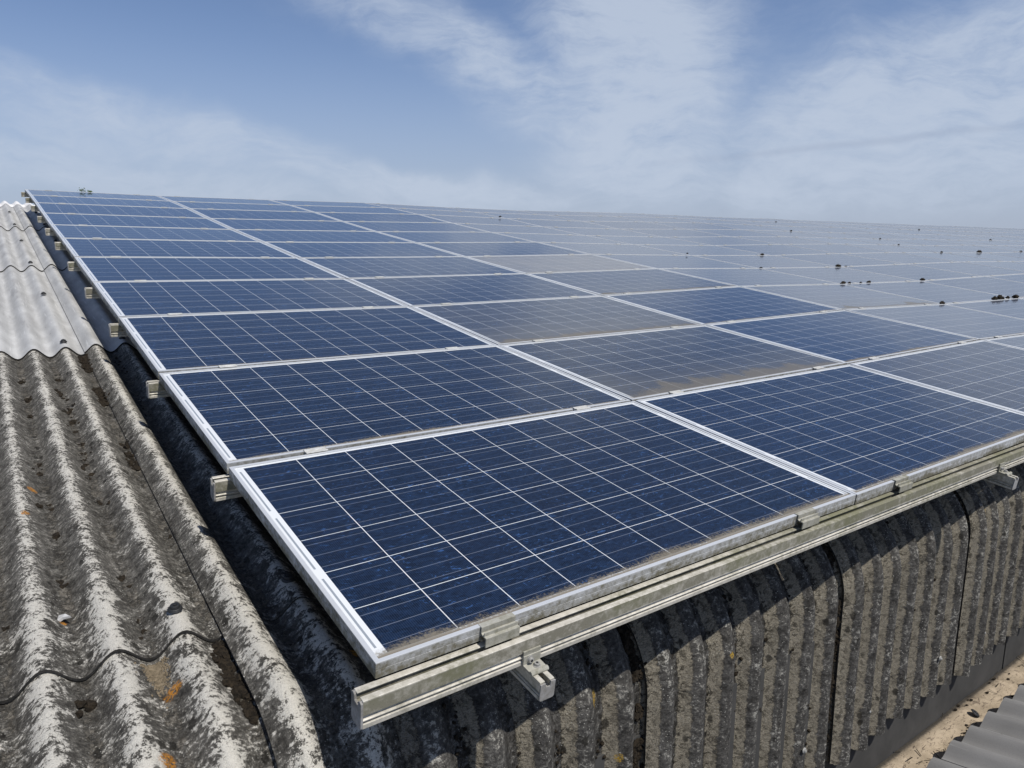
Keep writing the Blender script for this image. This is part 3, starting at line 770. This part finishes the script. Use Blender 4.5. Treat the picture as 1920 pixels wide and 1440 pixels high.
for (c, r) in cells:
    if proj((c * PX, r * PY, 0))[0] > 2130 and c > 5: continue
    for k, xo in enumerate((.232, 1.332)):
        side = 'left' if k == 0 else 'right'
        zl = gz(c, r) + (gz(c + 1, r) - gz(c, r)) * (xo / PX)
        if r == 0:
            o = drop(ecl, not used_e); used_e = True
            xx = c * PX + xo + (.19 * 0)
            o.matrix_world = roofmat((xx, .003, zl - .001))
            tag(o, '%send clamp on the front rail, %s one of the %s panel' % ('chunky lichened ' if c == 0 and k == 0 else '', side, ORD[c]), 'clamp', 'end clamps holding the front row')
        else:
            if nclamp >= 290: continue
            o = drop(mcl, not used_m); used_m = True; nclamp += 1
            rot = Matrix.Rotation(-math.atan((gz(c + 1, r) - gz(c, r)) / PX), 3, 'Y')
            o.matrix_world = roofmat((c * PX + xo, r * PY, zl + .0008), rot)
            tag(o, 'small middle clamp between %s and %s rows, %s one of the %s panel' % (ORD[r - 1], ORD[r], side, ORD[c]), 'clamp', 'middle clamps in the panel seams')
        if r == NR - 1 and c < 12:
            o = drop(ecl, False); zl = gz(c, r + 1) + (gz(c + 1, r + 1) - gz(c, r + 1)) * (xo / PX)
            o.matrix_world = roofmat((c * PX + xo + .085, NR * PY - .006, zl - .001), Matrix.Rotation(math.pi, 3, 'Z'))
            tag(o, 'end clamp at the back edge, %s one of the %s panel' % (side, ORD[c]), 'clamp', 'end clamps holding the back row')

# ------------------------------------------------------------------ moss cushions on the panel seams
MC = [(6.50, 9.11, .045, 'small moss tuft on a far seam left of the others'), (13.17, 8.10, .06, 'small dark moss cushion alone near the far right seams'), (15.49, 10.12, .07, 'farthest moss cushion, just below the sky line'),
      (8.06, 5.06, .060, 'round moss cushion at a panel corner in the middle distance'), (13.64, 6.07, .055, 'small moss dot beside the far right seam'),
      (13.17, 5.06, .06, 'small moss dot left of the far double cushion'), (14.75, 5.10, .13, 'wide double moss cushion on the far right seam'),
      (16.6, 5.08, .08, 'moss cushion at the far right frame edge'), (14.83, 7.08, .05, 'tiny moss dot on a distant right seam'), (20.2, 7.1, .09, 'distant moss dot near the upper right edge'),
      (8.24, 4.05, .085, 'pair of fused moss cushions behind the long mossy seam'), (8.42, 4.05, .035, 'tiny moss bit right of the fused pair'),
      (6.66, 3.04, .085, 'moss cushion at the left start of the mossy seam'), (6.78, 3.04, .05, 'flat moss bit beside the left cushion'), (7.0, 3.04, .035, 'tiny moss bit in the middle of the mossy seam'), (7.16, 3.04, .06, 'flat dark moss pad further along the mossy seam'),
      (8.36, 3.05, .085, 'moss cushion at the right end of the mossy seam'), (6.63, 2.03, .075, 'nearest single moss cushion at a panel corner'),
      (7.75, 2.03, .085, 'leftmost of the near moss cushions at the right edge'), (7.90, 2.04, .105, 'tallest of the near moss cushions at the right edge'), (8.06, 2.03, .06, 'small round moss cushion between two larger ones at right'),
      (8.26, 2.03, .095, 'broad moss cushion closest to the right edge'), (6.55, 5.06, .03, 'faint dry wisp of moss on a panel corner'), (6.66, 4.05, .035, 'dry straw-coloured wisp on a panel corner'),
      (20.6, 9.1, .07, 'very distant moss speck near the upper right corner')]
for i, (x, y, wd, lab) in enumerate(MC):
    V, F = [], []
    rr = random.Random(i)
    z = gz(min(int(x / PX), 23), int(round(y / PY))) + .002
    wd *= .86
    blobmesh(V, F, (0, 0, 0), wd * .5, 3, (1, .55, .52), .45, i * 3.7)
    if wd > .1 or 'pair' in lab or 'double' in lab: blobmesh(V, F, (wd * .5, 0.003, -.002), wd * .33, 3, (1, .6, .7), .35, i * 5.1)
    for k in range(26):                                  # ragged shoots
        a = rr.uniform(0, 6.28); q = rr.uniform(.1, .5) * wd; b = len(V)
        px, py, pz = q * math.cos(a), q * .5 * math.sin(a), wd * .30 * (1 - (q / wd) ** 1.2)
        hx = rr.uniform(-.25, .25) * wd; hh = wd * rr.uniform(.05, .2)
        V += [(px - .0015, py, pz - .004), (px + .0015, py, pz - .004), (px + hx * .3, py, pz + hh)]; F.append((b, b + 1, b + 2))
    for k in range(14): blobmesh(V, F, (rr.uniform(-.8, .8) * wd, rr.uniform(-.006, .008), .001), rr.uniform(.002, .006), 1, (1, 1, .8), .4, k + i)
    o = link_mesh('moss_cushion', V, F, MMOSS, None, True); o.matrix_world = roofmat((x, y, z))
    tag(o, lab, 'moss', 'moss cushions growing on the panel seams')
# two weeds on the back edge
for i, (x, wd, lab) in enumerate(((.685, .05, 'taller leafy weed above the back edge near the left end'), (.775, .035, 'lower weed tuft just right of the taller one'))):
    V, F = [], []; rr = random.Random(50 + i)
    for k in range(60):
        b = len(V); px, py, pz = rr.gauss(0, wd * .35), rr.gauss(0, .012), abs(rr.gauss(0, wd * (.45 if i == 0 else .2)))
        a = rr.uniform(0, 6.28); l = rr.uniform(.006, .016)
        V += [(px, py, pz), (px + l * math.cos(a), py + .004, pz + l * .5), (px + l * math.cos(a) * 1.6, py, pz + l * math.sin(a)), (px + l * .4, py - .003, pz - l * .2)]; F.append((b, b + 1, b + 2, b + 3))
    for k in range(5):
        b = len(V); px = rr.gauss(0, wd * .3); V += [(px - .001, 0, -.01), (px + .001, 0, -.01), (px + .003, 0, wd * .6)]; F.append((b, b + 1, b + 2))
    o = link_mesh('weed', V, F, MLEAF); o.matrix_world = roofmat((x, NR * PY + .01, gz(0, 11) - .002)); tag(o, lab, 'weed', 'weeds behind the back edge')

# ------------------------------------------------------------------ moss and grit in the sheet valleys (uncountable)
rr = random.Random(11)
V, F = [], []
def dab(x, s, r, seed, fl=(1, 1.25, .75)):
    p = surf(x, s, .003 + r * .1); blobmesh(V, F, p, r, 1 if r < .009 else 2, fl, .5, seed)
def strip(xc, spread, y0, y1, dens, rmin, rmax, thr=.0, f=3.0):
    n = int(abs(y1 - y0) * dens)
    for k in range(n):
        y = rr.uniform(y0, y1)
        if mnoise.noise(Vector((xc * 9, y * f, 2.2))) < thr: continue
        dab(xc + rr.gauss(0, spread), s_of_y(y), rr.uniform(rmin, rmax) * (.7 + .6 * rr.random()), rr.random() * 50)
VL = CRX - CP_ / 2      # valley at the left side lap
strip(VL + .004, .0075, .30, .60, 620, .003, .009, -.4); strip(VL - .004, .011, .36, .56, 260, .004, .010, -.2)
strip(VL + .006, .006, .62, 1.2, 150, .0025, .010, .10, 5); strip(VL + .003, .010, 1.15, 2.2, 230, .004, .015, .06, 3.3); strip(VL + .002, .011, 2.4, 3.42, 420, .004, .015, -.10, 3)
VR = VL + CP_
strip(VR, .010, .22, 3.4, 200, .003, .009, -.12, 3)
strip(VL - CP_, .013, .7, 3.3, 90, .003, .012, .14, 7); strip(VL - 2 * CP_, .014, .3, 3.3, 80, .003, .012, .16, 7); strip(VL - 3 * CP_, .014, .3, 3.3, 60, .003, .010, .18, 7)
tag(link_mesh('moss', V, F, MMOSS, None, False), kind='stuff').matrix_world = M
V, F = [], []
def sstrip(xc, spread, s0, s1, dens, rmin, rmax, thr):
    for k in range(int((s1 - s0) * dens)):
        s = rr.uniform(s0, s1)
        if mnoise.noise(Vector((xc * 7, s * 6, 5.2))) < thr: continue
        dab(xc + rr.gauss(0, spread), s, rr.uniform(rmin, rmax), rr.random() * 50, (1, 1, 1))
for n in range(0, 6):
    xl = LAP0 + 1.016 * n - .012
    if n: sstrip(xl - .006, .009, .02, 1.02, 520, .004, .014, -.22)
    for k in range(1, 7): sstrip(VL + 1.016 * n + CP_ * k, .012, .05, 1.05, 50 if n < 4 else 20, .002, .0075, .12)
o = link_mesh('moss', V, F, MMOSS, None, False); o['kind'] = 'stuff'; o.matrix_world = M
# fine silt fan below the lap, in one valley
V, F = [], []
xv = VL - CP_
for k in range(900):
    y = .60 - abs(rr.gauss(0, .045)); x = xv + rr.gauss(0, .012) * (1 - (.6 - y) * 2); p = surf(x, s_of_y(y), .0015); blobmesh(V, F, p, rr.uniform(.0012, .0035), 1, (1, 1.3, .5), .3, k)
MSILT = plain('tan_silt', (.10, .08, .052), (.21, .17, .115), 120, 1.0, .001)
o = link_mesh('silt', V, F, MSILT); o['kind'] = 'stuff'; o.matrix_world = M
# litter along the gutter
V, F = [], []
for k in range(1500):
    x = rr.uniform(.8, 9.0); near = rr.random() < .45
    y = rr.uniform(-.02, .05) if near else rr.uniform(-.02, .16)
    if mnoise.noise(Vector((x * 5, y * 12, 0))) < (.0 if near else .12): continue
    if rr.random() < .5: blobmesh(V, F, (x, y, LZ + .003), rr.uniform(.002, .008), 1, (1.6, 1, .6), .5, k)
    else:
        a = rr.uniform(0, 3.14); l = rr.uniform(.006, .022); b = len(V); dx_, dy_ = l * math.cos(a), l * math.sin(a); h = rr.uniform(.002, .012)
        V += [(x - dx_, y - dy_, LZ + .004), (x + dx_, y + dy_, LZ + .004 + h), (x + dx_ - dy_ * .25, y + dy_ + dx_ * .25, LZ + .005 + h), (x - dx_ - dy_ * .2, y - dy_ + dx_ * .2, LZ + .005)]; F.append((b, b + 1, b + 2, b + 3))
o = link_mesh('leaf_litter', V, F, MMOSS); o['kind'] = 'stuff'

# ------------------------------------------------------------------ loose things
V, F = [], []                                           # pale chip in a valley
b0 = [(-.030, .010), (-.018, .022), (-.004, .020), (.016, .004), (.030, -.014), (.010, -.010), (-.012, -.012), (-.028, -.004)]
for z in (0, .007):
    for (x, y) in b0: V.append((x * (1 - z * 12), y * (1 - z * 14), z + .004 * math.sin(x * 90)))
F = [tuple(reversed(range(8))), tuple(range(8, 16))] + [(i, (i + 1) % 8, 8 + (i + 1) % 8, 8 + i) for i in range(8)]
o = fix(link_mesh('cement_chip', V, F, MCHIP), .001, 2); p = surf(-.455, s_of_y(.86), .012)
o.matrix_world = roofmat(p, Matrix.Rotation(-.25, 3, 'Z') @ Matrix.Rotation(-.35, 3, 'Y')); tag(o, 'pale broken cement chip lying in a sheet valley, lower left', 'chip')
V, F = [], []                                           # loose washer on the gutter
p = Vector((3.02, .075, LZ + .012))
cyl(V, F, (0, 0, 0), (0, 0, 1), .022, .006, 24, .019); cyl(V, F, (0, 0, .0061), (0, 0, 1), .010, .004, 20, .008)
o = fix(link_mesh('loose_washer', V, F, MRUB), .001, 2); o.matrix_world = Matrix.Translation(p) @ Matrix.Rotation(.5, 4, 'X') @ Matrix.Rotation(.35, 4, 'Y')
tag(o, 'black rubber washer lying loose on the tan gutter', 'washer')
